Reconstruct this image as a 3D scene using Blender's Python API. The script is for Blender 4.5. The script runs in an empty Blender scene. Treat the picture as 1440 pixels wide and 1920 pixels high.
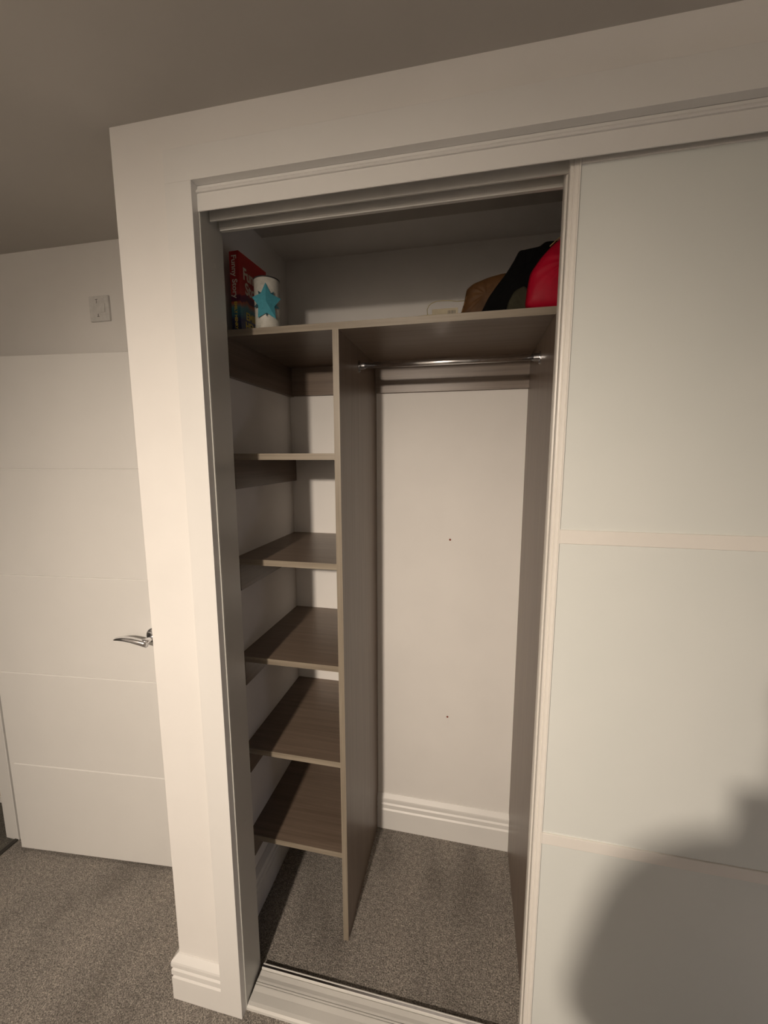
import bpy, bmesh, math, random
from mathutils import Vector, Matrix
random.seed(7)
S = bpy.context.scene
COL = S.collection

# ------------------------------------------------------------------ camera
cam_d = bpy.data.cameras.new('camera')
cam = bpy.data.objects.new('camera', cam_d)
COL.objects.link(cam)
CX, CY, CZ = 0.8135, -0.8709, 1.6491
yaw, pitch, roll = [math.radians(a) for a in (12.03, 7.966, -0.1186)]
Fv = Vector((-math.sin(yaw)*math.cos(pitch), math.cos(yaw)*math.cos(pitch), -math.sin(pitch)))
Rv = Fv.cross(Vector((0, 0, 1))).normalized()
Uv = Rv.cross(Fv)
R2 = Rv*math.cos(roll) + Uv*math.sin(roll)
U2 = -Rv*math.sin(roll) + Uv*math.cos(roll)
M = Matrix(((R2.x, U2.x, -Fv.x, CX), (R2.y, U2.y, -Fv.y, CY), (R2.z, U2.z, -Fv.z, CZ), (0, 0, 0, 1)))
cam.matrix_world = M
cam_d.sensor_fit = 'VERTICAL'
cam_d.sensor_height = 32.0
cam_d.sensor_width = 24.0
cam_d.lens = 761.95/1920*32.0
cam_d.clip_start = 0.01
S.camera = cam

# ------------------------------------------------------------------ world, light, exposure
w = bpy.data.worlds.new('world'); S.world = w; w.use_nodes = True
w.node_tree.nodes['Background'].inputs[0].default_value = (0.9, 0.85, 0.8, 1)
w.node_tree.nodes['Background'].inputs[1].default_value = 0.0
S.view_settings.view_transform = 'Standard'
S.view_settings.look = 'None'
S.view_settings.gamma = 1
S.view_settings.exposure = 0.0
S.view_settings.use_curve_mapping = False
LAMP = Vector((0.30, -2.35, 2.14))
AIM = Vector((0.28, 0.20, 0.33))
WARM = (1.0, 0.852, 0.70)
SPOT_W = 238         # ceiling spotlight turned towards the wardrobe
FILL_W = 22           # added fill behind the lamp, lifts the ambient level
def area_light(name, loc, size, power, color, direction=(0, 0, -1)):
    d = bpy.data.lights.new(name, 'AREA'); d.shape = 'DISK'; d.size = size
    d.energy = power; d.color = color
    o = bpy.data.objects.new(name, d); COL.objects.link(o); o.location = loc
    o.rotation_euler = Vector(direction).to_track_quat('-Z', 'Y').to_euler()
    return o
def point_light(name, loc, r, power, color):
    d = bpy.data.lights.new(name, 'POINT'); d.shadow_soft_size = r
    d.energy = power; d.color = color
    o = bpy.data.objects.new(name, d); COL.objects.link(o); o.location = loc
    return o
sd = bpy.data.lights.new('spotlight_beam', 'SPOT'); sd.energy = SPOT_W; sd.color = WARM
sd.spot_size = math.radians(88); sd.spot_blend = 1.0; sd.shadow_soft_size = 0.048
so = bpy.data.objects.new('spotlight_beam', sd); COL.objects.link(so); so.location = LAMP
so.rotation_euler = (AIM-LAMP).to_track_quat('-Z', 'Y').to_euler()
area_light('ambient_fill', LAMP + Vector((0, -0.10, 0.02)), 0.10, FILL_W, WARM, (0, -1, -0.5))  # unseen fill light, added to bounce off the rear of the room
# dim, cool fill light added low on the right, its source unseen
area_light('cool_fill', (2.6, -0.85, 0.55), 0.4, 1.3, (0.85, 0.84, 1.0), (-0.9, 0.9, 0.0))

# ------------------------------------------------------------------ materials
def mat(name):
    m = bpy.data.materials.new(name); m.use_nodes = True
    nt = m.node_tree
    return m, nt, nt.nodes['Principled BSDF']
def texco(nt, scale=(1, 1, 1), kind='Object'):
    t = nt.nodes.new('ShaderNodeTexCoord'); mp = nt.nodes.new('ShaderNodeMapping')
    mp.inputs['Scale'].default_value = scale
    nt.links.new(t.outputs[kind], mp.inputs[0]); return mp.outputs[0]
def noise(nt, vec, scale, detail=4, rough=0.55):
    n = nt.nodes.new('ShaderNodeTexNoise'); n.inputs['Scale'].default_value = scale
    n.inputs['Detail'].default_value = detail; n.inputs['Roughness'].default_value = rough
    nt.links.new(vec, n.inputs['Vector']); return n.outputs['Fac']
def ramp(nt, fac, stops, interp='LINEAR'):
    r = nt.nodes.new('ShaderNodeValToRGB'); r.color_ramp.interpolation = interp
    e = r.color_ramp.elements
    while len(e) < len(stops): e.new(0.5)
    for i, (p, c) in enumerate(stops):
        e[i].position = p; e[i].color = (c[0], c[1], c[2], 1)
    nt.links.new(fac, r.inputs[0]); return r.outputs[0]
def bump(nt, b, h, strength, dist):
    n = nt.nodes.new('ShaderNodeBump'); n.inputs['Strength'].default_value = strength
    n.inputs['Distance'].default_value = dist
    nt.links.new(h, n.inputs['Height']); nt.links.new(n.outputs[0], b.inputs['Normal'])
def mix(nt, fac, a, b, mode='MIX'):
    n = nt.nodes.new('ShaderNodeMix'); n.data_type = 'RGBA'; n.blend_type = mode
    for sock, v in ((n.inputs[0], fac), (n.inputs[6], a), (n.inputs[7], b)):
        if hasattr(v, 'is_output') or isinstance(v, bpy.types.NodeSocket): nt.links.new(v, sock)
        elif isinstance(v, (int, float)): sock.default_value = v
        else: sock.default_value = (v[0], v[1], v[2], 1)
    return n.outputs[2]
def paint(name, col, rough=0.6, bs=0.08, var=0.03, scale=260):
    m, nt, b = mat(name)
    v = texco(nt)
    f = noise(nt, v, 3.0, 3)
    lo = tuple(c*(1-var) for c in col); hi = tuple(min(1, c*(1+var)) for c in col)
    nt.links.new(ramp(nt, f, [(0.3, lo), (0.7, hi)]), b.inputs['Base Color'])
    b.inputs['Roughness'].default_value = rough
    bump(nt, b, noise(nt, v, scale, 2), bs, 0.001)
    return m
def plain(name, col, rough=0.5, metal=0.0, spec=0.5, grain=60):
    m, nt, b = mat(name)
    f = noise(nt, texco(nt), grain, 3)
    lo = tuple(c*0.94 for c in col); hi = tuple(min(1, c*1.06) for c in col)
    nt.links.new(ramp(nt, f, [(0.35, lo), (0.65, hi)]), b.inputs['Base Color'])
    b.inputs['Roughness'].default_value = rough; b.inputs['Metallic'].default_value = metal
    b.inputs['Specular IOR Level'].default_value = spec
    return m
def wood(name, axis, dark=(0.150, 0.108, 0.080), light=(0.225, 0.170, 0.130)):
    m, nt, b = mat(name)
    sc = {'x': (1.2, 40, 40), 'z': (40, 40, 1.2), 'y': (40, 1.2, 40)}[axis]
    v = texco(nt, sc)
    f = noise(nt, v, 1.6, 6, 0.62)
    sc2 = tuple(s*4 if s > 2 else s*2 for s in sc)
    g = noise(nt, texco(nt, sc2), 1.5, 4, 0.6)
    c = ramp(nt, f, [(0.28, dark), (0.5, tuple((a+b_)/2 for a, b_ in zip(dark, light))), (0.72, light)])
    c2 = ramp(nt, g, [(0.3, (0.78, 0.76, 0.74)), (0.6, (1, 1, 1))])
    nt.links.new(mix(nt, 0.8, c, c2, 'MULTIPLY'), b.inputs['Base Color'])
    b.inputs['Roughness'].default_value = 0.36
    b.inputs['Specular IOR Level'].default_value = 0.6
    bump(nt, b, g, 0.12, 0.0006)
    return m
def carpet_mat(name, base, seed_off=0.0):
    m, nt, b = mat(name)
    v = texco(nt)
    fine = noise(nt, v, 260, 3, 0.7)
    mid = noise(nt, v, 75, 4, 0.65)
    big = noise(nt, texco(nt, (1.0, 0.45, 1)), 5.5, 3, 0.5)
    c = ramp(nt, fine, [(0.36, tuple(x*0.35 for x in base)), (0.5, base), (0.64, tuple(x*1.9 for x in base))])
    c = mix(nt, 0.75, c, ramp(nt, mid, [(0.36, (0.62, 0.61, 0.60)), (0.62, (1.22, 1.21, 1.19))]), 'MULTIPLY')
    c = mix(nt, 0.8, c, ramp(nt, big, [(0.38, (0.74, 0.73, 0.72)), (0.48, (0.98, 0.98, 0.98)), (0.62, (1.14, 1.13, 1.12))]), 'MULTIPLY')
    nt.links.new(c, b.inputs['Base Color'])
    b.inputs['Roughness'].default_value = 1.0
    b.inputs['Specular IOR Level'].default_value = 0.05
    b.inputs['Sheen Weight'].default_value = 0.25
    h = nt.nodes.new('ShaderNodeMath'); h.operation = 'ADD'
    nt.links.new(fine, h.inputs[0]); nt.links.new(mid, h.inputs[1])
    bump(nt, b, h.outputs[0], 0.9, 0.006)
    return m
M_WALL = paint('wall_paint', (0.86, 0.84, 0.815), 0.75)
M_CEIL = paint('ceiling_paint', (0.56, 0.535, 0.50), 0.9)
M_TRIM = paint('satin_trim_paint', (0.83, 0.82, 0.80), 0.38, 0.05, 0.02, 120)
M_JAMB = paint('jamb_liner_white', (0.70, 0.70, 0.66), 0.34, 0.03, 0.02, 90)
M_TRACK = paint('track_white', (0.70, 0.69, 0.66), 0.33, 0.03, 0.05, 90)
M_CARPET = carpet_mat('grey_carpet', (0.30, 0.273, 0.245))
M_HCARPET = carpet_mat('dark_hall_carpet', (0.10, 0.093, 0.075))
M_WX = wood('taupe_laminate_along', 'x')
M_WZ = wood('taupe_laminate_upright', 'z')
M_WY = wood('taupe_laminate_deep', 'y')
M_WEX = wood('lit_edge_band_along', 'x', (0.20, 0.165, 0.125), (0.36, 0.31, 0.24))  # edge banding, lamp light on the front edges put into its paler colour
M_WEZ = wood('lit_edge_band_upright', 'z', (0.20, 0.165, 0.125), (0.36, 0.31, 0.24))
M_CHROME = plain('chrome', (0.88, 0.88, 0.90), 0.22, 1.0)
M_STEEL = plain('satin_steel', (0.55, 0.55, 0.57), 0.24, 1.0)
M_GLASS, _nt, _b = mat('back_painted_white_glass')
_v = texco(_nt)
_nt.links.new(ramp(_nt, noise(_nt, _v, 2.2, 3), [(0.3, (0.80, 0.83, 0.80)), (0.7, (0.84, 0.86, 0.83))]), _b.inputs['Base Color'])
_nt.links.new(ramp(_nt, noise(_nt, _v, 5, 4), [(0.35, (0.10,)*3), (0.7, (0.22,)*3)]), _b.inputs['Roughness'])
_b.inputs['Specular IOR Level'].default_value = 0.55
_b.inputs['Coat Weight'].default_value = 0.2
_b.inputs['Coat Roughness'].default_value = 0.06
M_STILE = paint('door_stile_white', (0.88, 0.85, 0.80), 0.32, 0.02, 0.02, 80)
M_SEAM = plain('dark_gap', (0.05, 0.045, 0.04), 0.8)
M_PLASTIC = plain('switch_plastic', (0.72, 0.71, 0.69), 0.35)

# ------------------------------------------------------------------ mesh helpers
def link(name, bm, m, parent=None, smooth=False):
    me = bpy.data.meshes.new(name); bm.to_mesh(me); bm.free()
    o = bpy.data.objects.new(name, me); COL.objects.link(o)
    for mm in (m if isinstance(m, (list, tuple)) else [m]): me.materials.append(mm)
    if parent is not None: o.parent = parent
    if smooth:
        for p in me.polygons: p.use_smooth = True
    return o
def tagthing(o, label, cat, group=None):
    o['label'] = label; o['category'] = cat
    if group: o['group'] = group
    return o
def thing(name, label, cat, loc=(0, 0, 0), group=None):
    o = bpy.data.objects.new(name, None); COL.objects.link(o)
    o.location = loc; o.empty_display_size = 0.05
    return tagthing(o, label, cat, group)
def struct(o, label=None):
    o['kind'] = 'structure'
    if label: o['label'] = label
    return o
def box(bm, x0, x1, y0, y1, z0, z1, bev=0.0, off=(0, 0, 0), mi=0):
    vs = [bm.verts.new((x-off[0], y-off[1], z-off[2])) for x in (x0, x1) for y in (y0, y1) for z in (z0, z1)]
    idx = [(0, 1, 3, 2), (4, 6, 7, 5), (0, 4, 5, 1), (2, 3, 7, 6), (0, 2, 6, 4), (1, 5, 7, 3)]
    fs = [bm.faces.new([vs[i] for i in f]) for f in idx]
    for f in fs: f.material_index = mi
    bmesh.ops.recalc_face_normals(bm, faces=fs)
    if bev > 0:
        es = list({e for f in fs for e in f.edges})
        bmesh.ops.bevel(bm, geom=es, offset=bev, segments=2, profile=0.5, affect='EDGES')
    return fs
def bx(name, x0, x1, y0, y1, z0, z1, m, parent=None, bev=0.0, off=(0, 0, 0)):
    bm = bmesh.new(); box(bm, x0, x1, y0, y1, z0, z1, bev, off)
    return link(name, bm, m, parent)
def extrude_profile(bm, prof, a, b, place, mi=0):
    """prof: closed list of (u,v); place(u,v,t)->xyz; swept straight from t=a to t=b"""
    A = [bm.verts.new(place(u, v, a)) for u, v in prof]
    B = [bm.verts.new(place(u, v, b)) for u, v in prof]
    n = len(prof); fs = []
    for i in range(n):
        j = (i+1) % n
        fs.append(bm.faces.new((A[i], A[j], B[j], B[i])))
    fs.append(bm.faces.new(list(reversed(A)))); fs.append(bm.faces.new(B))
    for f in fs: f.material_index = mi
    bmesh.ops.recalc_face_normals(bm, faces=fs)
def tube(bm, pts, r, seg=10, cap=True):
    pts = [Vector(p) for p in pts]; rings = []
    n = len(pts); prev = None
    for i, p in enumerate(pts):
        d = (pts[min(i+1, n-1)] - pts[max(i-1, 0)]).normalized()
        if prev is None:
            a = d.cross(Vector((0, 0, 1)))
            if a.length < 0.01: a = d.cross(Vector((1, 0, 0)))
            a.normalize()
        else:
            a = (prev - d*prev.dot(d)).normalized()
        prev = a; b = d.cross(a)
        rr = r[i] if isinstance(r, (list, tuple)) else r
        rings.append([bm.verts.new(p + (a*math.cos(t) + b*math.sin(t))*rr) for t in [2*math.pi*k/seg for k in range(seg)]])
    for i in range(n-1):
        for k in range(seg):
            bm.faces.new((rings[i][k], rings[i][(k+1) % seg], rings[i+1][(k+1) % seg], rings[i+1][k]))
    if cap:
        bm.faces.new(list(reversed(rings[0]))); bm.faces.new(rings[-1])
def lathe(bm, prof, c, seg=40, axis='z'):
    rings = []
    for r, h in prof:
        ring = []
        for k in range(seg):
            t = 2*math.pi*k/seg
            a, b = r*math.cos(t), r*math.sin(t)
            p = {'z': (a, b, h), 'x': (h, a, b), 'y': (a, h, b)}[axis]
            ring.append(bm.verts.new((c[0]+p[0], c[1]+p[1], c[2]+p[2])))
        rings.append(ring)
    for i in range(len(rings)-1):
        for k in range(seg):
            bm.faces.new((rings[i][k], rings[i][(k+1) % seg], rings[i+1][(k+1) % seg], rings[i+1][k]))
    bm.faces.new(rings[0]); bm.faces.new(rings[-1])
    bmesh.ops.recalc_face_normals(bm, faces=bm.faces[:])
def text_mesh(name, body, size, m, parent, matrix, extrude=0.0003, sx=1.0, bold=0.0, align='LEFT'):
    cu = bpy.data.curves.new(name, 'FONT'); cu.body = body; cu.size = size; cu.extrude = extrude
    cu.offset = bold; cu.align_x = align
    t = bpy.data.objects.new(name+'_c', cu); COL.objects.link(t)
    dg = bpy.context.evaluated_depsgraph_get()
    me = bpy.data.meshes.new_from_object(t.evaluated_get(dg))
    bpy.data.objects.remove(t)
    me.name = name; me.materials.clear(); me.materials.append(m)
    me.transform(matrix @ Matrix.Diagonal((sx, 1, 1, 1)))
    o = bpy.data.objects.new(name, me); COL.objects.link(o); o.parent = parent
    return o

# ------------------------------------------------------------------ key dimensions (metres)
H = 2.392          # bedroom ceiling
HW = 2.394         # ceiling inside the wardrobe
XO, ZO = 0.197, 2.246      # opening edge
YB = 0.712         # back wall of the wardrobe
XI = 0.0866        # inner face of the left wall of the wardrobe
YA = 0.428        # alcove wall behind the open door
XW, YW = -0.017, 0.018   # outer corner of the pillar plaster
XL = -1.060        # left wall of the bedroom
XD, TD = 0.4288, 0.018
YS = 0.253         # front of the shelving
ZT = 2.0112        # top of the top shelf
XR = 1.0071        # left face of right hand panel
XE = 2.30          # right end of the wardrobe
RX1, RY0 = 2.9, -3.1       # far extents of the bedroom

# ------------------------------------------------------------------ structure
bm = bmesh.new(); box(bm, XL, RX1, RY0, YA, -0.05, 0); box(bm, 0.0, RX1, YA, YB+0.02, -0.05, 0)
bmesh.ops.remove_doubles(bm, verts=bm.verts, dist=1e-5)
struct(link('floor', bm, M_CARPET), 'grey cut pile carpet running from the bedroom into the wardrobe')
struct(bx('floor_hall', -2.3, XL, -1.3, 0.46, -0.05, -0.001, M_HCARPET), 'darker carpet in the hallway beyond the open door')
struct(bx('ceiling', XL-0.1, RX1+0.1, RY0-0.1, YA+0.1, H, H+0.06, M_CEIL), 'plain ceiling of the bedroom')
struct(bx('ceiling_wardrobe', XI-0.03, XE+0.05, 0.131, YB+0.05, HW, HW+0.06, M_WALL), 'ceiling inside the wardrobe')
struct(bx('wall_back', XL-0.1, 0.03, YA, YA+0.08, 0, H, M_WALL), 'wall of the alcove behind the open white door')
# box wall at the left end of the wardrobe: pillar on the room side, thin partition behind
bm = bmesh.new()
extrude_profile(bm, [(XW, YW), (XO-0.022, YW), (XO-0.022, 0.126), (XI, 0.126), (XI, YB+0.08), (XW, YB+0.08)], 0, HW+0.02,
                lambda u, v, t: (u, v, t))
struct(link('wall_pillar', bm, M_WALL), 'painted end wall of the wardrobe, left of the opening')
# wall over the opening
struct(bx('wall_header', XO-0.022, XE+0.6, YW, 0.130, ZO+0.004, HW+0.02, M_WALL), 'wall above the sliding doors')
struct(bx('wall_wardrobe_back', XI-0.02, XE+0.1, YB, YB+0.08, 0, HW+0.02, M_WALL), 'white back wall of the wardrobe')
struct(bx('wall_wardrobe_right', XE, XE+0.08, 0.131, YB, 0, HW, M_WALL))
struct(bx('wall_front_right', XE, RX1, YW, 0.130, 0, ZO+0.004, M_WALL))
struct(bx('wall_right', RX1, RX1+0.1, RY0, YB, 0, H, M_WALL))
struct(bx('wall_rear', XL-0.1, RX1+0.1, RY0-0.1, RY0, 0, H, M_WALL))
# left wall with the doorway (opening y from -0.46 to 0.325)
D0, D1, DH = -0.475, 0.325, 2.02
bm = bmesh.new()
box(bm, XL-0.065, XL, D1+0.0, YA+0.02, 0, H); box(bm, XL-0.065, XL, RY0, D0, 0, H); box(bm, XL-0.065, XL, D0, D1, DH, H)
struct(link('wall_left', bm, M_WALL), 'left wall with the doorway to the hall')
struct(bx('wall_hall', -2.3, XL-0.065, 0.46, 0.54, 0, H, paint('hall_paint', (0.62, 0.56, 0.42), 0.8)), 'beige hallway wall')
struct(bx('wall_hall_side', -2.38, -2.3, -1.3, 0.54, 0, H, M_WALL))
struct(bx('ceiling_hall', -2.38, XL-0.1, -1.3, 0.54, H, H+0.05, M_CEIL))
struct(bx('baseboard_hall', -2.3, XL-0.065, 0.445, 0.46, 0.0, 0.022, M_TRIM, bev=0.003))
struct(bx('trim_threshold', XL-0.018, XL, D0, D1, 0.0, 0.006, M_SEAM, bev=0.002), 'dark carpet bar in the doorway')
# door lining round the doorway
bm = bmesh.new()
box(bm, XL-0.066, XL+0.001, D1-0.014, D1, 0, DH, 0.002); box(bm, XL-0.066, XL+0.001, D0, D0+0.014, 0, DH, 0.002)
box(bm, XL-0.066, XL+0.001, D0, D1, DH-0.014, DH, 0.002)
struct(link('trim_door_lining', bm, M_TRIM), 'white lining of the doorway')

# skirting
SK = [(0, 0), (0.018, 0), (0.018, 0.0765), (0.0130, 0.0820), (0.0130, 0.0835), (0.018, 0.0880), (0.018, 0.1045),
      (0.0130, 0.1100), (0.0130, 0.1115), (0.018, 0.1160), (0.018, 0.1290), (0.0165, 0.1345), (0.003, 0.1490), (0, 0.1490)]
SKI = [(u, v + (0.015 if v > 0 else 0)) for u, v in SK]
def skirting(name, place, a, b, label=None, prof=None):
    bm = bmesh.new(); extrude_profile(bm, prof or SK, a, b, place)
    return struct(link(name, bm, M_TRIM), label)
skirting('baseboard_wardrobe_back', lambda u, v, t: (t, YB-u, v), XI, 1.9, 'grooved white skirting along the wardrobe back wall', SKI)
skirting('baseboard_wardrobe_left', lambda u, v, t: (XI+u, t, v), 0.13, YB-0.018, 'skirting on the left wall inside the wardrobe', SKI)
skirting('baseboard_back', lambda u, v, t: (t, YA-u, v), XL, XW)
skirting('baseboard_rear', lambda u, v, t: (t, RY0+u, v), XL, RX1)
skirting('baseboard_right', lambda u, v, t: (RX1-u, t, v), RY0, 0.0)
# pillar skirting, mitred round the outside corner
bm = bmesh.new(); n = len(SK)
A = [bm.verts.new((0.132, YW-u, v)) for u, v in SK]
B = [bm.verts.new((XW-u, YW-u, v)) for u, v in SK]
C_ = [bm.verts.new((XW-u, YA, v)) for u, v in SK]
for P, Q in ((A, B), (B, C_)):
    for i in range(n):
        j = (i+1) % n; bm.faces.new((P[i], P[j], Q[j], Q[i]))
bm.faces.new(A); bm.faces.new(C_)
bmesh.ops.recalc_face_normals(bm, faces=bm.faces[:])
struct(link('baseboard_pillar', bm, M_TRIM), 'grooved white skirting round the foot of the pillar')

# flat trim round the opening
struct(bx('trim_1', 0.131, XO, 0.0, 0.022, 0, ZO, M_TRIM, bev=0.0008), 'flat white upright board left of the opening')
bm = bmesh.new(); box(bm, 0.131, XE+0.04, 0.0, 0.022, ZO, 2.313, 0.0008)
struct(link('trim_2', bm, M_TRIM), 'flat white board along the head of the opening')
# recessed fascia with a small cove bead at its top
FAS = [(0.0225, 2.193), (0.0245, 2.194), (0.0245, ZO), (0.0222, ZO), (0.0215, 2.2405), (0.0190, 2.2365), (0.0165, 2.2345), (0.0160, 2.2320),
       (0.0175, 2.2305), (0.0212, 2.2300), (0.0212, 2.2285), (0.0195, 2.2275), (0.0195, 2.1945), (0.0205, 2.193)]
bm = bmesh.new(); extrude_profile(bm, FAS, XO, XE, lambda u, v, t: (t, u, v))
struct(link('trim_3', bm, M_TRIM), 'recessed white fascia board with a bead hiding the door track')
# jamb liner (slightly raked) with screw caps
bm = bmesh.new()
extrude_profile(bm, [(0.174, 0.0225), (0.1985, 0.0225), (0.1990, 0.0245), (0.1975, 0.030), (0.1868, 0.127), (0.174, 0.127)], 0, ZO,
                lambda u, v, t: (u, v, t))
jamb = struct(link('trim_4', bm, M_JAMB), 'white jamb liner on the left side of the opening')
def jx(y): return 0.1975 + (0.1868-0.1975)*(y-0.030)/(0.127-0.030)
for z in (0.578, 1.095, 1.620, 2.105):
    bm = bmesh.new(); y = 0.079
    lathe(bm, [(0.0001, 0), (0.0068, 0), (0.0068, 0.0007), (0.0058, 0.0011), (0.0001, 0.0011)], (jx(y)-0.0003, y, z), 24, 'x')
    link('screw_cap', bm, M_JAMB, jamb, False)

# ------------------------------------------------------------------ door tracks
TT = thing('door_track', 'white double channel track fixed under the head of the opening', 'door track', (1.2, 0.08, 2.2))
bm = bmesh.new(); off = (1.2, 0.08, 2.2)
TR = [(0.0246, 2.232), (0.0246, 2.226), (0.060, 2.226), (0.060, 2.193), (0.0645, 2.193), (0.0645, 2.226), (0.0975, 2.226), (0.0975, 2.197),
      (0.1005, 2.192), (0.1095, 2.192), (0.1095, 2.232)]
extrude_profile(bm, TR, 0.1985, XE, lambda u, v, t: (t-off[0], u-off[1], v-off[2]))
link('channel', bm, M_TRACK, TT)
TB = thing('floor_track', 'white low sill track with two ribs across the wardrobe threshold', 'door track', (1.2, 0.07, 0))
bm = bmesh.new(); off = (1.2, 0.07, 0)
FT = [(0.022, 0), (0.0225, 0.008), (0.027, 0.0125), (0.036, 0.0135), (0.0600, 0.0125), (0.0720, 0.0145), (0.0745, 0.0145), (0.0750, 0.010), (0.0765, 0.010),
      (0.0770, 0.0155), (0.0800, 0.0155), (0.0805, 0.010), (0.0820, 0.010), (0.0825, 0.0145), (0.088, 0.0145), (0.098, 0.0125), (0.1110, 0.0135), (0.1120, 0.011),
      (0.1135, 0.011), (0.1145, 0.0165), (0.1170, 0.0180), (0.1178, 0.0150), (0.1245, 0.0150), (0.1252, 0.0180), (0.1275, 0.0175), (0.1280, 0)]
def ft_place(u, v, t): return (t-off[0], u-off[1], v-off[2])
bm2 = bmesh.new()
for t0, t1 in ((0.199, XE),):
    extrude_profile(bm2, FT, t0, t1, ft_place)
bm.free()
link('sill', bm2, M_TRACK, TB)
bm = bmesh.new(); extrude_profile(bm, [(0.1180, 0.0151), (0.1243, 0.0151), (0.1243, 0.0162), (0.1180, 0.0162)], 0.199, XE, ft_place)
o = link('runner', bm, M_STEEL, TB); o['label'] = 'dark polished metal running strip'

# ------------------------------------------------------------------ sliding doors
def sliding_door(name, label, x0, x1, y0, rails, thick=0.018, zb=0.018, zt=2.224):
    """door slab 26 mm thick; stiles with flutes, mid rails and white glass infill"""
    t = thing(name, label, 'sliding door', (x0, y0+0.013, zb), 'sliding doors of the wardrobe')
    of = (x0, y0+0.013, zb)
    def stile(xa, sgn):
        w_ = 0.020 if name == 'sliding_door' else 0.022
        pr = [(0, 0.003), (0.0015, 0.0005), (0.0045, 0.0), (0.0052, 0.0022), (0.0070, 0.0022), (0.0078, 0.0002), (0.0098, 0.0), (0.0104, 0.0014),
              (0.0160, 0.0010), (0.0168, -0.0012), (0.0194, -0.0012), (0.0200, 0.001), (0.0200, 0.0245), (0.0185, 0.026), (0.0015, 0.026), (0, 0.0245)]
        bm = bmesh.new()
        extrude_profile(bm, pr, zb, zt, lambda u, v, q: (xa+sgn*u-of[0], y0+(v if v < 0.01 else v-0.026+thick)-of[1], q-of[2]))
        link('stile', bm, M_STILE, t)
    stile(x0, 1); stile(x1, -1)
    for (z0, z1) in rails:
        bx('rail', x0+0.020, x1-0.020, y0+0.0005, y0+thick-0.004, z0, z1, M_STILE, t, 0.0012, of)
    zs = sorted([zb] + [z for r in rails for z in r] + [zt])
    zs = [z for z in zs]
    gaps = []
    cur = zb
    for z0, z1 in sorted(rails):
        if z0 - cur > 0.05: gaps.append((cur, z0))
        cur = z1
    if zt - cur > 0.05: gaps.append((cur, zt))
    for a, b in gaps:
        bx('glass_panel', x0+0.0195, x1-0.0195, y0+0.0045, y0+0.012, a, b, M_GLASS, t, 0.0, of)
    # thin dark gasket between stile and glass
    bm = bmesh.new()
    for a, b in gaps: box(bm, x0+0.0196, x0+0.0212, y0+0.0035, y0+0.0055, a+0.001, b-0.001, 0, of)
    link('gasket', bm, plain('gasket_grey', (0.28, 0.28, 0.27), 0.7), t)
    return t
RAILS = [(0.018, 0.062), (0.727, 0.7557), (1.4603, 1.4904), (2.196, 2.222)]
sliding_door('sliding_door', 'front sliding door with white glass panels and pale frame, right of the opening', 0.9832, 1.86, 0.0415, RAILS)
sliding_door('sliding_door', 'rear sliding door whose edge shows just behind the front door edge', 0.9805, 1.90, 0.0660, RAILS, 0.024)

# ------------------------------------------------------------------ fitted interior
U = thing('wardrobe_interior', 'taupe wood effect fitted shelving with divider inside the open wardrobe', 'wardrobe', (0.55, 0.48, 0))
UO = (0.55, 0.48, 0)
def board(name, x0, x1, y0, y1, z0, z1, m, edge, parent=U, offs=UO):
    """panel with a front edge band, coloured paler for the lamp light falling on it"""
    bm = bmesh.new()
    box(bm, x0, x1, y0+0.0012, y1, z0, z1, 0.0, offs, 0)
    box(bm, x0, x1, y0, y0+0.0012, z0, z1, 0.0, offs, 1)
    return link(name, bm, [m, edge], parent)
board('top_shelf', XI, 1.62, YS, YB, ZT-0.0187, ZT, M_WX, M_WEX)
board('divider_panel', XD, XD+TD, YS, YB, 0, ZT-0.0187, M_WZ, M_WEZ)
board('side_panel', XR, XR+TD, 0.243, YB, 0, ZT-0.0187, M_WZ, M_WEZ)
bx('back_cleat', XD+TD, XR, YB-0.018, YB, 1.885, ZT-0.0187, M_WX, U, 0, UO)
bx('back_cleat', XI+0.018, XD, YB-0.018, YB, 1.885, ZT-0.0187, M_WX, U, 0, UO)
bx('side_cleat', XI, XI+0.018, 0.262, YB, 1.883, ZT-0.0187, M_WY, U, 0, UO)
for z, zc in ((1.6545, 1.5455), (1.3271, 1.219), (0.9997, 0.893), (0.6705, 0.572), (0.3377, 0.246)):
    s = board('shelf', XI, XD, YS+0.002, YB, z-0.0187, z, M_WX, M_WEX)
    bx('support_cleat', XI, XI+0.018, 0.262, YB, zc, z-0.0187, M_WY, s, 0.0005, UO)

# hanging rail
RL = thing('clothes_rail', 'chrome hanging rail spanning the right bay below the top shelf', 'clothes rail', ((XD+XR)/2+0.009, 0.462, 1.938))
ro = RL.location
bm = bmesh.new()
def oval(bm, x0, x1, ry, rz, cy, cz, seg=20):
    P = [[bm.verts.new((x-ro.x, cy+ry*math.cos(2*math.pi*k/seg)-ro.y, cz+rz*math.sin(2*math.pi*k/seg)-ro.z)) for k in range(seg)] for x in (x0, x1)]
    for k in range(seg): bm.faces.new((P[0][k], P[0][(k+1) % seg], P[1][(k+1) % seg], P[1][k]))
    bm.faces.new(P[0]); bm.faces.new(P[1]); bmesh.ops.recalc_face_normals(bm, faces=bm.faces[:])
oval(bm, XD+TD+0.003, XR-0.003, 0.0065, 0.0095, 0.462, 1.938)
link('rod', bm, M_CHROME, RL, True)
for xa, sg in ((XD+TD, 1), (XR, -1)):
    bm = bmesh.new()
    oval(bm, xa, xa+sg*0.003, 0.014, 0.019, 0.462, 1.936)
    oval(bm, xa+sg*0.003, xa+sg*0.020, 0.0085, 0.0115, 0.462, 1.938)
    oval(bm, xa+sg*0.003, xa+sg*0.0045, 0.0035, 0.0035, 0.462, 1.9225, 10)
    link('end_bracket', bm, M_STEEL, RL, False)

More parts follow.
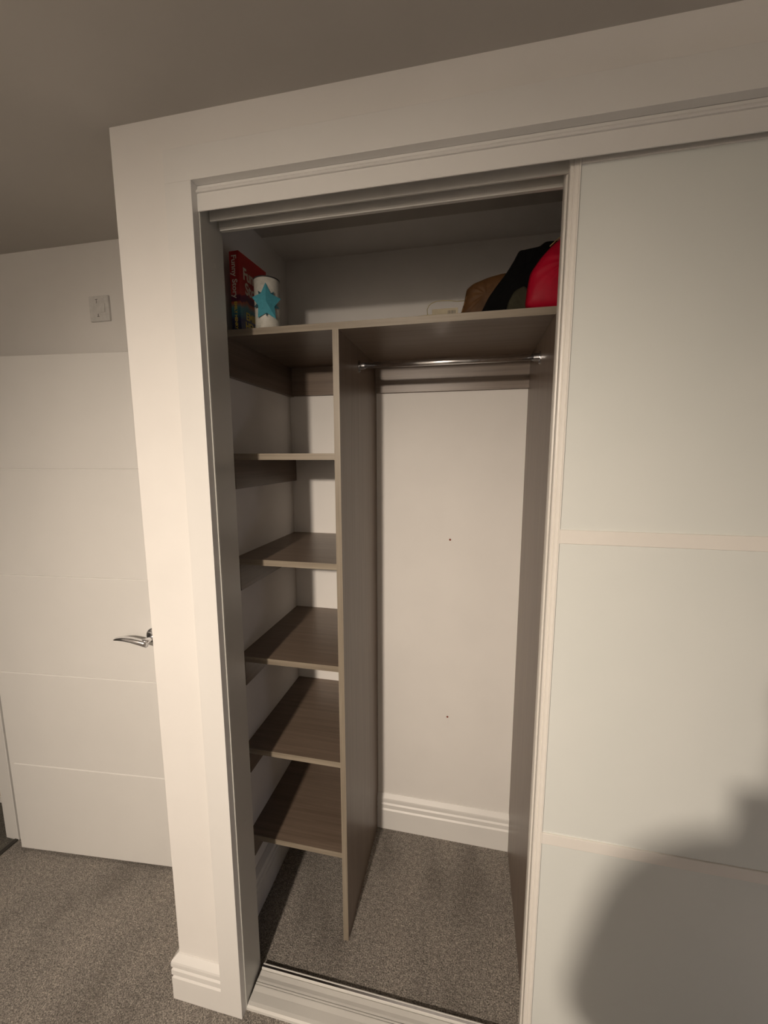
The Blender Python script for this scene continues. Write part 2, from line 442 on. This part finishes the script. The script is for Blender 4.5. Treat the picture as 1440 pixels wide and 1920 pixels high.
# two small reddish screw marks on the back wall
M_RED = plain('rust_red', (0.25, 0.05, 0.025), 0.6)
for (x, z), lb in (((0.741, 1.320), 'small rusty screw mark in the wardrobe back wall, at chest height'),
                   ((0.745, 0.566), 'small rusty screw mark in the wardrobe back wall, lower one')):
    bm = bmesh.new(); lathe(bm, [(0.0001, -0.0014), (0.0030, -0.0012), (0.0044, 0.0002)], (0, 0, 0), 12, 'y')
    o = link('screw', bm, M_RED); o.location = (x, YB, z); tagthing(o, lb, 'screw')

# ------------------------------------------------------------------ bedroom door, open against the alcove
ang = math.radians(4.921)
DX, DY = -1.000, 0.2815
door = bpy.data.objects.new('door_1', None); COL.objects.link(door)
door.location = (DX, DY, 0.012); door.rotation_euler = (0, 0, ang)
struct(door, 'white flush door with horizontal grooves, standing open left of the pillar')
LW, LT, LH = 0.762, 0.035, 1.981
bm = bmesh.new()
gz = [0.393, 0.793, 1.190, 1.590]
prof = [(LT, 0), (0, 0)]
for g in gz: prof += [(0, g-0.0028), (0.0028, g), (0, g+0.0028)]
prof += [(0, LH), (LT, LH)]
extrude_profile(bm, prof, 0.018, LW, lambda u, v, t: (t, u, v))
box(bm, 0, 0.018, 0.0004, LT, 0, LH)
link('door_leaf', bm, M_TRIM, door)
# lever handle
bm = bmesh.new()
hx, hz = 0.694, 0.980
lathe(bm, [(0.0001, 0.0), (0.029, 0.0), (0.029, -0.006), (0.025, -0.010), (0.0001, -0.010)], (hx, 0, hz+0.004), 32, 'y')
tube(bm, [(hx, -0.008, hz), (hx, -0.032, hz), (hx-0.001, -0.046, hz), (hx-0.008, -0.054, hz)], [0.0095, 0.009, 0.010, 0.010], 14)
# flattened, upswept lever blade
N = 16; L = []
for i in range(N+1):
    t = i/N
    x = hx + 0.006 - 0.119*t
    zc = hz - 0.008 + 0.013*math.sin(math.pi*min(1, t*0.85)) + 0.009*t
    yc = -0.052 - 0.006*math.sin(math.pi*t)
    th = 0.0078*(1-t)**0.6 + 0.0032
    dp = 0.010 + 0.002*t
    L.append([bm.verts.new((x, yc + a*dp, zc + b*th)) for a, b in ((-1, -0.5), (-0.6, -1), (0.6, -1), (1, -0.5), (1, 0.5), (0.6, 1), (-0.6, 1), (-1, 0.5))])
for i in range(N):
    for k in range(8): bm.faces.new((L[i][k], L[i][(k+1) % 8], L[i+1][(k+1) % 8], L[i+1][k]))
bm.faces.new(L[0]); bm.faces.new(L[-1]); bmesh.ops.recalc_face_normals(bm, faces=bm.faces[:])
h = link('door_handle', bm, M_CHROME, door, True); h['label'] = 'chrome lever handle curving to the left'
for z in (0.2, 1.0, 1.75):
    bm = bmesh.new(); lathe(bm, [(0.0001, z-0.05), (0.007, z-0.05), (0.007, z+0.05), (0.0001, z+0.05)], (-0.008, LT-0.006, 0), 16)
    link('hinge', bm, M_STEEL, door)

# ------------------------------------------------------------------ switch on the alcove wall
sw = thing('isolator_switch', 'small square white switch plate high on the wall above the open door', 'switch', (-0.4985, YA, 2.1690))
bx('face_plate', -0.041, 0.041, -0.009, 0, -0.043, 0.043, M_PLASTIC, sw, 0.002)
bx('rocker', 0.008, 0.026, -0.012, -0.009, -0.014, 0.016, M_PLASTIC, sw, 0.001)
M_INK = plain('grey_ink', (0.16, 0.15, 0.14), 0.6)
bm = bmesh.new()
box(bm, -0.010, 0.000, -0.0096, -0.009, -0.028, -0.0265); box(bm, -0.006, -0.004, -0.0096, -0.009, -0.0265, -0.018)
link('marking', bm, M_INK, sw)
bm = bmesh.new()
box(bm, -0.013, -0.003, -0.0096, -0.009, 0.030, 0.0315); box(bm, -0.009, -0.0075, -0.0096, -0.009, 0.018, 0.030)
link('marking', bm, M_INK, sw)

# ------------------------------------------------------------------ book on the top shelf
bk = thing('book', 'red and blue paperback novel standing upright at the left end of the top shelf', 'book', (0.114, 0.272, ZT))
BT, BD, BH = 0.030, 0.150, 0.220
bk.rotation_euler = (0, 0, math.radians(-3))
def cover_mat():
    m, nt, b = mat('book_cover_print')
    t = nt.nodes.new('ShaderNodeTexCoord'); sp = nt.nodes.new('ShaderNodeSeparateXYZ')
    nt.links.new(t.outputs['Object'], sp.inputs[0])
    n = noise(nt, texco(nt, (1, 22, 3)), 1.0, 2)
    a = nt.nodes.new('ShaderNodeMath'); a.operation = 'MULTIPLY_ADD'
    nt.links.new(n, a.inputs[0]); a.inputs[1].default_value = -0.055
    nt.links.new(sp.outputs[2], a.inputs[2])
    d = nt.nodes.new('ShaderNodeMath'); d.operation = 'MULTIPLY_ADD'; nt.links.new(a.outputs[0], d.inputs[0])
    d.inputs[1].default_value = 1/0.222; d.inputs[2].default_value = 0.125
    c = ramp(nt, d.outputs[0], [(0.0, (0.012, 0.012, 0.05)), (0.17, (0.02, 0.03, 0.12)), (0.22, (0.03, 0.13, 0.20)), (0.31, (0.06, 0.24, 0.26)),
                                (0.375, (0.50, 0.12, 0.05)), (0.395, (0.11, 0.01, 0.05)), (0.46, (0.16, 0.012, 0.05)), (0.48, (0.50, 0.05, 0.045)),
                                (0.60, (0.40, 0.014, 0.012)), (1.0, (0.47, 0.012, 0.010))])
    nt.links.new(c, b.inputs['Base Color']); b.inputs['Roughness'].default_value = 0.4
    return m
M_COVER = cover_mat()
M_PAPER = plain('page_paper', (0.62, 0.56, 0.44), 0.9)
M_INKW = plain('title_cream', (0.85, 0.74, 0.64), 0.5); M_INKY = plain('author_yellow', (0.85, 0.68, 0.12), 0.5)
bx('page_block', 0.0015, BT-0.0015, 0.002, BD-0.002, 0.001, BH-0.002, M_PAPER, bk)
bm = bmesh.new()
box(bm, 0, 0.0012, 0.0006, BD, 0, BH); box(bm, BT-0.0012, BT, 0.0006, BD, 0, BH); box(bm, 0, BT, 0, 0.0012, 0, BH, 0.0005)
link('cover', bm, M_COVER, bk)
# spine lettering reads downwards: letter x axis -> -z, letter up -> +x, facing -y
def spine_mx(x, z): return Matrix(((0, 1, 0, x), (0, 0, -1, -0.0002), (-1, 0, 0, z), (0, 0, 0, 1)))
text_mesh('spine_title', 'Funny Story', 0.0225, M_INKW, bk, spine_mx(0.0075, BH-0.010), sx=1.08, bold=0.0004)
text_mesh('spine_author', 'EMILY HENRY', 0.0125, M_INKY, bk, spine_mx(0.0105, 0.083), sx=1.0, bold=0.0003)
# front cover lettering: letter x -> +y, up -> z, facing +x
def front_mx(y, z): return Matrix(((0, 0, 1, BT+0.0002), (1, 0, 0, y), (0, 1, 0, z), (0, 0, 0, 1)))
text_mesh('cover_title', 'Funny', 0.046, M_INKW, bk, front_mx(0.020, 0.151), sx=0.80, bold=0.0012)
text_mesh('cover_title', 'Story', 0.046, M_INKW, bk, front_mx(0.028, 0.112), sx=0.84, bold=0.0012)
text_mesh('cover_author', 'EMILY', 0.030, M_INKY, bk, front_mx(0.027, 0.040), sx=0.90, bold=0.0008)
text_mesh('cover_author', 'HENRY', 0.030, M_INKY, bk, front_mx(0.022, 0.012), sx=0.90, bold=0.0008)

# ------------------------------------------------------------------ tin with a star
tin = thing('candle_tin', 'white round tin with a teal folded star, beside the red and blue book', 'tin', (0.2165, 0.2955, ZT))
def tin_mat():
    m, nt, b = mat('speckled_white_paint')
    v = texco(nt)
    c = ramp(nt, noise(nt, v, 45, 5, 0.7), [(0.32, (0.30, 0.31, 0.27)), (0.45, (0.50, 0.49, 0.44)), (0.7, (0.60, 0.58, 0.53))])
    nt.links.new(c, b.inputs['Base Color']); b.inputs['Roughness'].default_value = 0.5
    bump(nt, b, noise(nt, v, 80, 3), 0.2, 0.001); return m
TRd, THt = 0.0365, 0.141
bm = bmesh.new()
lathe(bm, [(0.001, 0), (TRd-0.002, 0), (TRd, 0.002), (TRd, THt-0.001), (TRd-0.0015, THt), (TRd-0.003, THt-0.003), (TRd-0.003, THt-0.025), (0.001, THt-0.025)], (0, 0, 0), 48)
link('tin_body', bm, tin_mat(), tin, True)
bm = bmesh.new()
lathe(bm, [(TRd-0.0012, THt-0.0030), (TRd+0.0007, THt-0.0030), (TRd+0.0007, THt+0.0004), (TRd-0.0012, THt+0.0004)], (0, 0, 0), 48)
link('rim', bm, plain('dark_rim', (0.03, 0.03, 0.032), 0.4), tin, True)
M_TEAL = plain('teal_felt', (0.055, 0.27, 0.34), 0.8, grain=120); M_DTEAL = plain('dark_teal', (0.012, 0.06, 0.08), 0.8)
# direction from tin to camera, star faces it
dirn = Vector((0.70-0.2165, -0.87-0.2955, 0)).normalized()
side = Vector((-dirn.y, dirn.x, 0))
def star(name, m, rot, ro_, ri, lift, peak, squash=1.0, sub=None):
    bm = bmesh.new(); c = dirn*(TRd+lift); zc = 0.069
    pts = []
    for k in range(10):
        a = math.pi/2 + rot + k*math.pi/5
        r = ro_ if k % 2 == 0 else ri
        u, v = r*math.cos(a)*squash, r*math.sin(a)
        # wrap gently round the tin
        dep = -(u*u)/(2*TRd)*0.72
        pts.append(bm.verts.new(c + side*u + dirn*dep + Vector((0, 0, zc+v))))
    top = bm.verts.new(c + dirn*peak + Vector((0, 0, zc)))
    bot = bm.verts.new(c - dirn*0.003 + Vector((0, 0, zc)))
    for k in range(10):
        bm.faces.new((pts[k], pts[(k+1) % 10], top)); bm.faces.new((pts[(k+1) % 10], pts[k], bot))
    bmesh.ops.recalc_face_normals(bm, faces=bm.faces[:])
    return link(name, bm, m, tin)
star('star_back', M_DTEAL, math.pi/5, 0.038, 0.018, 0.004, 0.003)
star('star', M_TEAL, 0.0, 0.052, 0.029, 0.005, 0.012, 0.82)

# ------------------------------------------------------------------ bags on the right of the top shelf
def bag(name, label, cat, outline, y0, y1, m, puff=0.02, loc=None, parent=None):
    """soft bag: outline in the x-z plane given real depth, cushioned so the rim is thinner than the middle"""
    bm = bmesh.new()
    cx = sum(p[0] for p in outline)/len(outline); cz = sum(p[1] for p in outline)/len(outline)
    # densify and smooth the outline
    pts = []
    n_ = len(outline)
    for i in range(n_):
        a, b = outline[i], outline[(i+1) % n_]
        for k in range(6):
            t = k/6; pts.append(((a[0]*(1-t)+b[0]*t), (a[1]*(1-t)+b[1]*t)))
    for _ in range(2):
        pts = [((pts[i-1][0]+2*pts[i][0]+pts[(i+1) % len(pts)][0])/4, (pts[i-1][1]+2*pts[i][1]+pts[(i+1) % len(pts)][1])/4) for i in range(len(pts))]
    levels = [(1.0, 0.0), (0.93, 0.55), (0.78, 0.85), (0.5, 0.97), (0.2, 1.0)]
    ym = (y0+y1)/2; hy = (y1-y0)/2
    def ring(s, d, sg):
        out = []
        for i, (x, z) in enumerate(pts):
            wob = 1 + 0.10*math.sin(i*0.9+s*5)*d*0.5
            zz = cz + (z-cz)*s; zz = max(zz, ZT+0.0006)
            out.append(bm.verts.new((cx+(x-cx)*s, ym + sg*hy*d*wob, zz)))
        return out
    rim = ring(1.0, 0.0, 1)
    for sg in (-1, 1):
        prev = rim
        for s, d in levels[1:]:
            cur = ring(s, d, sg)
            for i in range(len(pts)):
                j = (i+1) % len(pts)
                bm.faces.new((prev[i], prev[j], cur[j], cur[i]))
            prev = cur
        cv = bm.verts.new((cx, ym+sg*hy, max(cz, ZT+0.0006)))
        for i in range(len(pts)): bm.faces.new((prev[i], prev[(i+1) % len(pts)], cv))
    bmesh.ops.recalc_face_normals(bm, faces=bm.faces[:])
    o = link(name, bm, m, parent, True)
    if parent is None:
        # origin at the base
        off_ = Vector((cx, ym, ZT)); o.data.transform(Matrix.Translation(-off_)); o.location = off_
        tagthing(o, label, cat)
    return o
def cloth(name, col, rough, ns=25):
    m, nt, b = mat(name); v = texco(nt)
    c = ramp(nt, noise(nt, v, ns, 4), [(0.3, tuple(x*0.65 for x in col)), (0.7, tuple(x*1.2 for x in col))])
    nt.links.new(c, b.inputs['Base Color']); b.inputs['Roughness'].default_value = rough
    b.inputs['Specular IOR Level'].default_value = 0.2
    bump(nt, b, noise(nt, v, 400, 2), 0.3, 0.0006); return m
M_BROWN = cloth('brown_leather', (0.105, 0.050, 0.018), 0.55)
M_BLACK = cloth('black_nylon', (0.002, 0.002, 0.002), 0.95)
M_OLIVE = cloth('olive_fabric', (0.045, 0.042, 0.026), 0.9)
M_REDC = cloth('red_satin', (0.50, 0.003, 0.028), 0.5, 9)
bag('leather_bag', 'brown leather bag with a stitched edge, lying between the cord tag and the black bag', 'bag',
    [(0.762, ZT+0.001), (0.770, ZT+0.025), (0.782, ZT+0.064), (0.788, ZT+0.098), (0.804, ZT+0.111), (0.844, ZT+0.124), (0.893, ZT+0.134), (0.960, ZT+0.125), (0.960, ZT+0.001)], 0.352, 0.388, M_BROWN)
bag('fabric_bag', 'black fabric bag slumped on the top shelf between the brown bag and the red one', 'bag',
    [(0.818, ZT+0.001), (0.832, ZT+0.026), (0.847, ZT+0.056), (0.866, ZT+0.082), (0.890, ZT+0.112), (0.908, ZT+0.140), (0.921, ZT+0.165), (0.934, ZT+0.166), (0.972, ZT+0.170), (0.990, ZT+0.182), (1.050, ZT+0.178), (1.060, ZT+0.10), (1.060, ZT+0.001)], 0.302, 0.344, M_BLACK)
bag('fabric_pouch', 'small olive grey fabric pouch wedged between the black bag and the red bag', 'pouch',
    [(0.890, ZT+0.001), (0.896, ZT+0.030), (0.910, ZT+0.056), (0.935, ZT+0.068), (0.950, ZT+0.050), (0.952, ZT+0.001)], 0.284, 0.300, M_OLIVE)
red = bag('red_bag', 'bright red rounded satin bag at the right end of the top shelf', 'bag',
    [(0.936, ZT+0.001), (0.940, ZT+0.050), (0.946, ZT+0.090), (0.969, ZT+0.124), (0.995, ZT+0.151), (1.026, ZT+0.174), (1.060, ZT+0.188), (1.110, ZT+0.180), (1.170, ZT+0.10), (1.180, ZT+0.001)], 0.262, 0.300, M_REDC)
red.location.y += 0.0
bm = bmesh.new()
tube(bm, [Vector((x, 0.281, ZT+z))-red.location for x, z in ((0.990, 0.150), (1.002, 0.1605), (1.015, 0.1695), (1.030, 0.1785), (1.060, 0.1900), (1.085, 0.191))], 0.0014, 8)
o = link('piping', bm, plain('gold_piping', (0.45, 0.33, 0.14), 0.4, 0.6), red, True); o['label'] = 'thin gold edge along the top'
# stitching on the brown bag
lb = bpy.data.objects['leather_bag']
bm = bmesh.new()
edge = [(0.766, 0.012), (0.773, 0.038), (0.783, 0.070), (0.791, 0.096), (0.805, 0.109), (0.825, 0.1155), (0.845, 0.1215), (0.868, 0.127)]
for i in range(len(edge)-1):
    for k in range(2):
        a = (k+0.15)/2; b = (k+0.75)/2
        pr_ = [Vector((edge[i][0]*(1-t)+edge[i+1][0]*t+0.003, 0.3610, ZT+edge[i][1]*(1-t)+edge[i+1][1]*t-0.003))-lb.location for t in (a, b)]
        tube(bm, pr_, 0.0011, 6)
o = link('stitching', bm, plain('tan_thread', (0.30, 0.17, 0.07), 0.8), lb); o['label'] = 'paler tan stitches'

# tagged cable / cord loop
tg = thing('swing_tag', 'cream card tag with dark bars and a loop of cord, left of the brown bag', 'tag', (0.735, 0.270, ZT))
M_CREAM = plain('cream_card', (0.42, 0.37, 0.27), 0.7)
M_CORD = plain('cream_cord', (0.36, 0.31, 0.17), 0.7)
bm = bmesh.new(); box(bm, -0.034, 0.034, 0, 0.0012, 0.0, 0.022, 0.0005)
bmesh.ops.rotate(bm, verts=bm.verts, cent=(0, 0, 0), matrix=Matrix.Rotation(math.radians(-14), 3, 'X'))
link('card', bm, M_CREAM, tg)
bm = bmesh.new()
x = 0.008
for wd in (0.0012, 0.0022, 0.0010, 0.0028, 0.0012, 0.0022):
    box(bm, x, x+wd, -0.0006, -0.0001, 0.004, 0.015); x += wd + 0.0018
bmesh.ops.rotate(bm, verts=bm.verts, cent=(0, 0, 0), matrix=Matrix.Rotation(math.radians(-14), 3, 'X'))
link('printed_bars', bm, M_INK, tg)
bm = bmesh.new()
lp = [(0.6925, 0.004), (0.689, 0.010), (0.688, 0.022), (0.692, 0.031), (0.700, 0.037), (0.712, 0.0405), (0.728, 0.0415), (0.748, 0.040), (0.766, 0.0365), (0.786, 0.037)]
tube(bm, [(x-0.735, 0.006, z) for x, z in lp], 0.0010, 8)
tube(bm, [(-0.070, -0.008, 0.0018), (-0.055, -0.010, 0.0022), (-0.034, -0.008, 0.0030), (-0.020, -0.008, 0.0020)], 0.0012, 8)
link('cord', bm, M_CORD, tg, True)

# ------------------------------------------------------------------ spotlight on the ceiling behind the camera
pl = thing('ceiling_spotlight', 'white adjustable ceiling spotlight turned towards the open wardrobe', 'spotlight', (LAMP.x, LAMP.y, H))
dz = LAMP.z - H
bm = bmesh.new(); lathe(bm, [(0.001, 0), (0.050, 0), (0.050, -0.018), (0.046, -0.022), (0.001, -0.022)], (0, 0, 0), 40); link('ceiling_plate', bm, M_PLASTIC, pl)
bm = bmesh.new(); tube(bm, [(0, 0, -0.02), (0, -0.03, -0.06), (0, -0.06, dz+0.10), (0, -0.062, dz+0.05)], 0.006, 12); link('stem', bm, M_PLASTIC, pl)
bm = bmesh.new(); lathe(bm, [(0.050, -0.005), (0.052, -0.005), (0.052, 0.075), (0.034, 0.100), (0.033, 0.100), (0.050, 0.075)], (0, 0, 0), 40)
bmesh.ops.delete(bm, geom=[f for f in bm.faces if len(f.verts) > 4], context='FACES')
bm.transform(Matrix.Translation((0, 0, dz)) @ (AIM-LAMP).to_track_quat('-Z', 'Y').to_matrix().to_4x4()); link('lamp_head', bm, M_PLASTIC, pl, True)
# ------------------------------------------------------------------ the photographer, standing behind the camera
PX, PY = 0.955, -1.17
person = bpy.data.objects.new('person', None); COL.objects.link(person); person.location = (PX, PY, 0)
tagthing(person, 'person in navy jumper and dark trousers standing and holding a phone in both hands', 'person')
def skin_mesh(name, verts, edges, radii, m, parent, levels=2):
    me = bpy.data.meshes.new(name); me.from_pydata([tuple(v) for v in verts], edges, [])
    o = bpy.data.objects.new(name+'_s', me); COL.objects.link(o)
    o.modifiers.new('skin', 'SKIN')
    for i, r in enumerate(radii):
        sv = me.skin_vertices[0].data[i]
        sv.radius = (r, r) if not isinstance(r, tuple) else r
        sv.use_root = (i == 0)
    s = o.modifiers.new('sub', 'SUBSURF'); s.levels = levels; s.render_levels = levels
    dg = bpy.context.evaluated_depsgraph_get()
    out = bpy.data.meshes.new_from_object(o.evaluated_get(dg))
    bpy.data.objects.remove(o); out.name = name
    out.materials.clear(); out.materials.append(m)
    for p in out.polygons: p.use_smooth = True
    r_ = bpy.data.objects.new(name, out); COL.objects.link(r_); r_.parent = parent
    return r_
M_SKIN = plain('skin', (0.55, 0.34, 0.25), 0.5); M_NAVY = cloth('navy_knit', (0.03, 0.04, 0.08), 0.9, 60)
M_TROU = cloth('dark_trousers', (0.03, 0.03, 0.035), 0.9, 60); M_HAIR = cloth('brown_hair', (0.04, 0.022, 0.012), 0.6, 90)
V = []; Ed = []; Rr = []
def vt(p, r, to=None):
    V.append(Vector(p)); Rr.append(r)
    if to is not None: Ed.append((to, len(V)-1))
    return len(V)-1
pel = vt((0, 0, 0.95), (0.150, 0.105))
wai = vt((0, 0, 1.10), (0.125, 0.09), pel); che = vt((0, -0.005, 1.30), (0.145, 0.10), wai)
nkb = vt((0, -0.01, 1.44), (0.085, 0.07), che); nk = vt((0, 0.005, 1.51), 0.055, nkb)
h1 = vt((0, 0.025, 1.57), (0.060, 0.070), nk); h2 = vt((0, 0.02, 1.66), (0.072, 0.088), h1); h3 = vt((0, 0.01, 1.73), (0.060, 0.072), h2)
vt((0, 0.118, 1.625), 0.010, vt((0, 0.098, 1.640), 0.012, h2))
legs = {}
for sx in (-1, 1):
    hp = vt((sx*0.095, 0, 0.88), 0.085, pel); kn = vt((sx*0.105, 0.015, 0.50), 0.055, hp)
    an = vt((sx*0.11, -0.01, 0.10), 0.036, kn); ft = vt((sx*0.115, 0.06, 0.045), (0.038, 0.032), an); vt((sx*0.125, 0.15, 0.032), (0.036, 0.022), ft)
# arms: left hangs, right lifts the phone
def hand(wr, dirv, palm, to, curl):
    """wrist index `to`; dirv along the hand; palm = across-the-palm vector towards the thumb"""
    d = Vector(dirv).normalized(); a = Vector(palm).normalized(); nrm = d.cross(a).normalized()*curl
    base = Vector(wr); mid = vt(base + d*0.045, (0.030, 0.017), to)
    for k, (off_, ln) in enumerate(((0.024, 0.070), (0.008, 0.078), (-0.008, 0.072), (-0.024, 0.056))):
        b0 = vt(base + d*0.085 + a*off_, 0.0095, mid)
        b1 = vt(base + d*(0.085+ln*0.45) + a*off_*1.1 + nrm*ln*0.22, 0.0085, b0)
        b2 = vt(base + d*(0.085+ln*0.72) + a*off_*1.1 + nrm*ln*0.62, 0.0078, b1)
    t0 = vt(base + d*0.030 + a*0.038, 0.011, mid); vt(base + d*0.066 + a*0.058 + nrm*0.018, 0.009, t0)
shl = vt((-0.175, -0.01, 1.41), 0.060, nkb); ell = vt((-0.205, 0.07, 1.15), 0.042, shl); wrl = vt((-0.095, 0.170, 1.255), 0.027, ell)
hand((-0.095, 0.170, 1.255), (0.40, 0.20, 1), (1, 0.0, -0.4), wrl, -0.6)
shr = vt((0.175, -0.01, 1.41), 0.060, nkb); elr = vt((0.205, 0.07, 1.15), 0.042, shr); wrr = vt((0.065, 0.170, 1.255), 0.027, elr)
hand((0.065, 0.170, 1.255), (-0.45, 0.20, 1), (-1, 0.05, -0.2), wrr, -0.6)
skin_mesh('body', V, Ed, Rr, M_SKIN, person)
for sx in (-1, 1):
    bm = bmesh.new(); bmesh.ops.create_uvsphere(bm, u_segments=16, v_segments=10, radius=0.011)
    bmesh.ops.translate(bm, verts=bm.verts, vec=(sx*0.028, 0.086, 1.668)); link('eye', bm, plain('eye_white', (0.7, 0.7, 0.7), 0.2), person, True)
    bm = bmesh.new(); bmesh.ops.create_uvsphere(bm, u_segments=16, v_segments=10, radius=0.016)
    bmesh.ops.scale(bm, verts=bm.verts, vec=(0.5, 0.9, 1.7)); bmesh.ops.translate(bm, verts=bm.verts, vec=(sx*0.076, 0.010, 1.645)); link('ear', bm, M_SKIN, person, True)
bm = bmesh.new(); tube(bm, [(-0.022, 0.096, 1.592), (-0.010, 0.102, 1.594), (0, 0.104, 1.592), (0.010, 0.102, 1.594), (0.022, 0.096, 1.592)], [0.002, 0.005, 0.0055, 0.005, 0.002], 10)
link('mouth', bm, plain('lips', (0.4, 0.16, 0.13), 0.5), person, True)
# hair cap to the shoulders
skin_mesh('hair', [(0, -0.010, 1.755), (0, -0.035, 1.69), (0, -0.055, 1.60), (0, -0.06, 1.50), (0, -0.06, 1.42)], [(0, 1), (1, 2), (2, 3), (3, 4)],
          [(0.068, 0.070), (0.094, 0.084), (0.118, 0.062), (0.132, 0.050), (0.120, 0.034)], M_HAIR, person)
skin_mesh('jumper', [(0, 0, 0.85), (0, 0, 1.10), (0, -0.005, 1.30), (0, -0.01, 1.44), (-0.175, -0.01, 1.41), (-0.205, 0.07, 1.15), (-0.106, 0.160, 1.243),
                     (0.175, -0.01, 1.41), (0.205, 0.07, 1.15), (0.076, 0.160, 1.243)],
          [(0, 1), (1, 2), (2, 3), (3, 4), (4, 5), (5, 6), (3, 7), (7, 8), (8, 9)],
          [(0.190, 0.148), (0.165, 0.125), (0.170, 0.122), (0.100, 0.085), 0.074, 0.055, 0.042, 0.074, 0.055, 0.042], M_NAVY, person)
skin_mesh('trousers', [(0, 0, 1.04), (0, 0, 0.94), (-0.095, 0, 0.84), (-0.105, 0.015, 0.50), (-0.11, -0.01, 0.09), (0.095, 0, 0.84), (0.105, 0.015, 0.50), (0.11, -0.01, 0.09)],
          [(0, 1), (1, 2), (2, 3), (3, 4), (1, 5), (5, 6), (6, 7)], [(0.150, 0.110), (0.170, 0.128), (0.100, 0.105), 0.075, 0.060, (0.100, 0.105), 0.075, 0.060], M_TROU, person)
for sx in (-1, 1):
    skin_mesh('shoe', [(sx*0.110, -0.045, 0.050), (sx*0.114, 0.05, 0.048), (sx*0.122, 0.14, 0.042), (sx*0.126, 0.19, 0.036)], [(0, 1), (1, 2), (2, 3)],
              [(0.048, 0.050), (0.048, 0.048), (0.050, 0.040), (0.040, 0.030)], M_HAIR, person)
ph = thing('smartphone', 'black phone held upright in both hands of the standing person', 'phone', (0.965, -0.960, 1.375))
bx('phone_body', -0.036, 0.036, -0.004, 0.004, -0.073, 0.073, plain('black_glass', (0.01, 0.01, 0.012), 0.15), ph, 0.003)
bx('lens_block', -0.032, -0.002, 0.004, 0.0055, 0.036, 0.068, plain('lens_black', (0.02, 0.02, 0.022), 0.2), ph, 0.001)
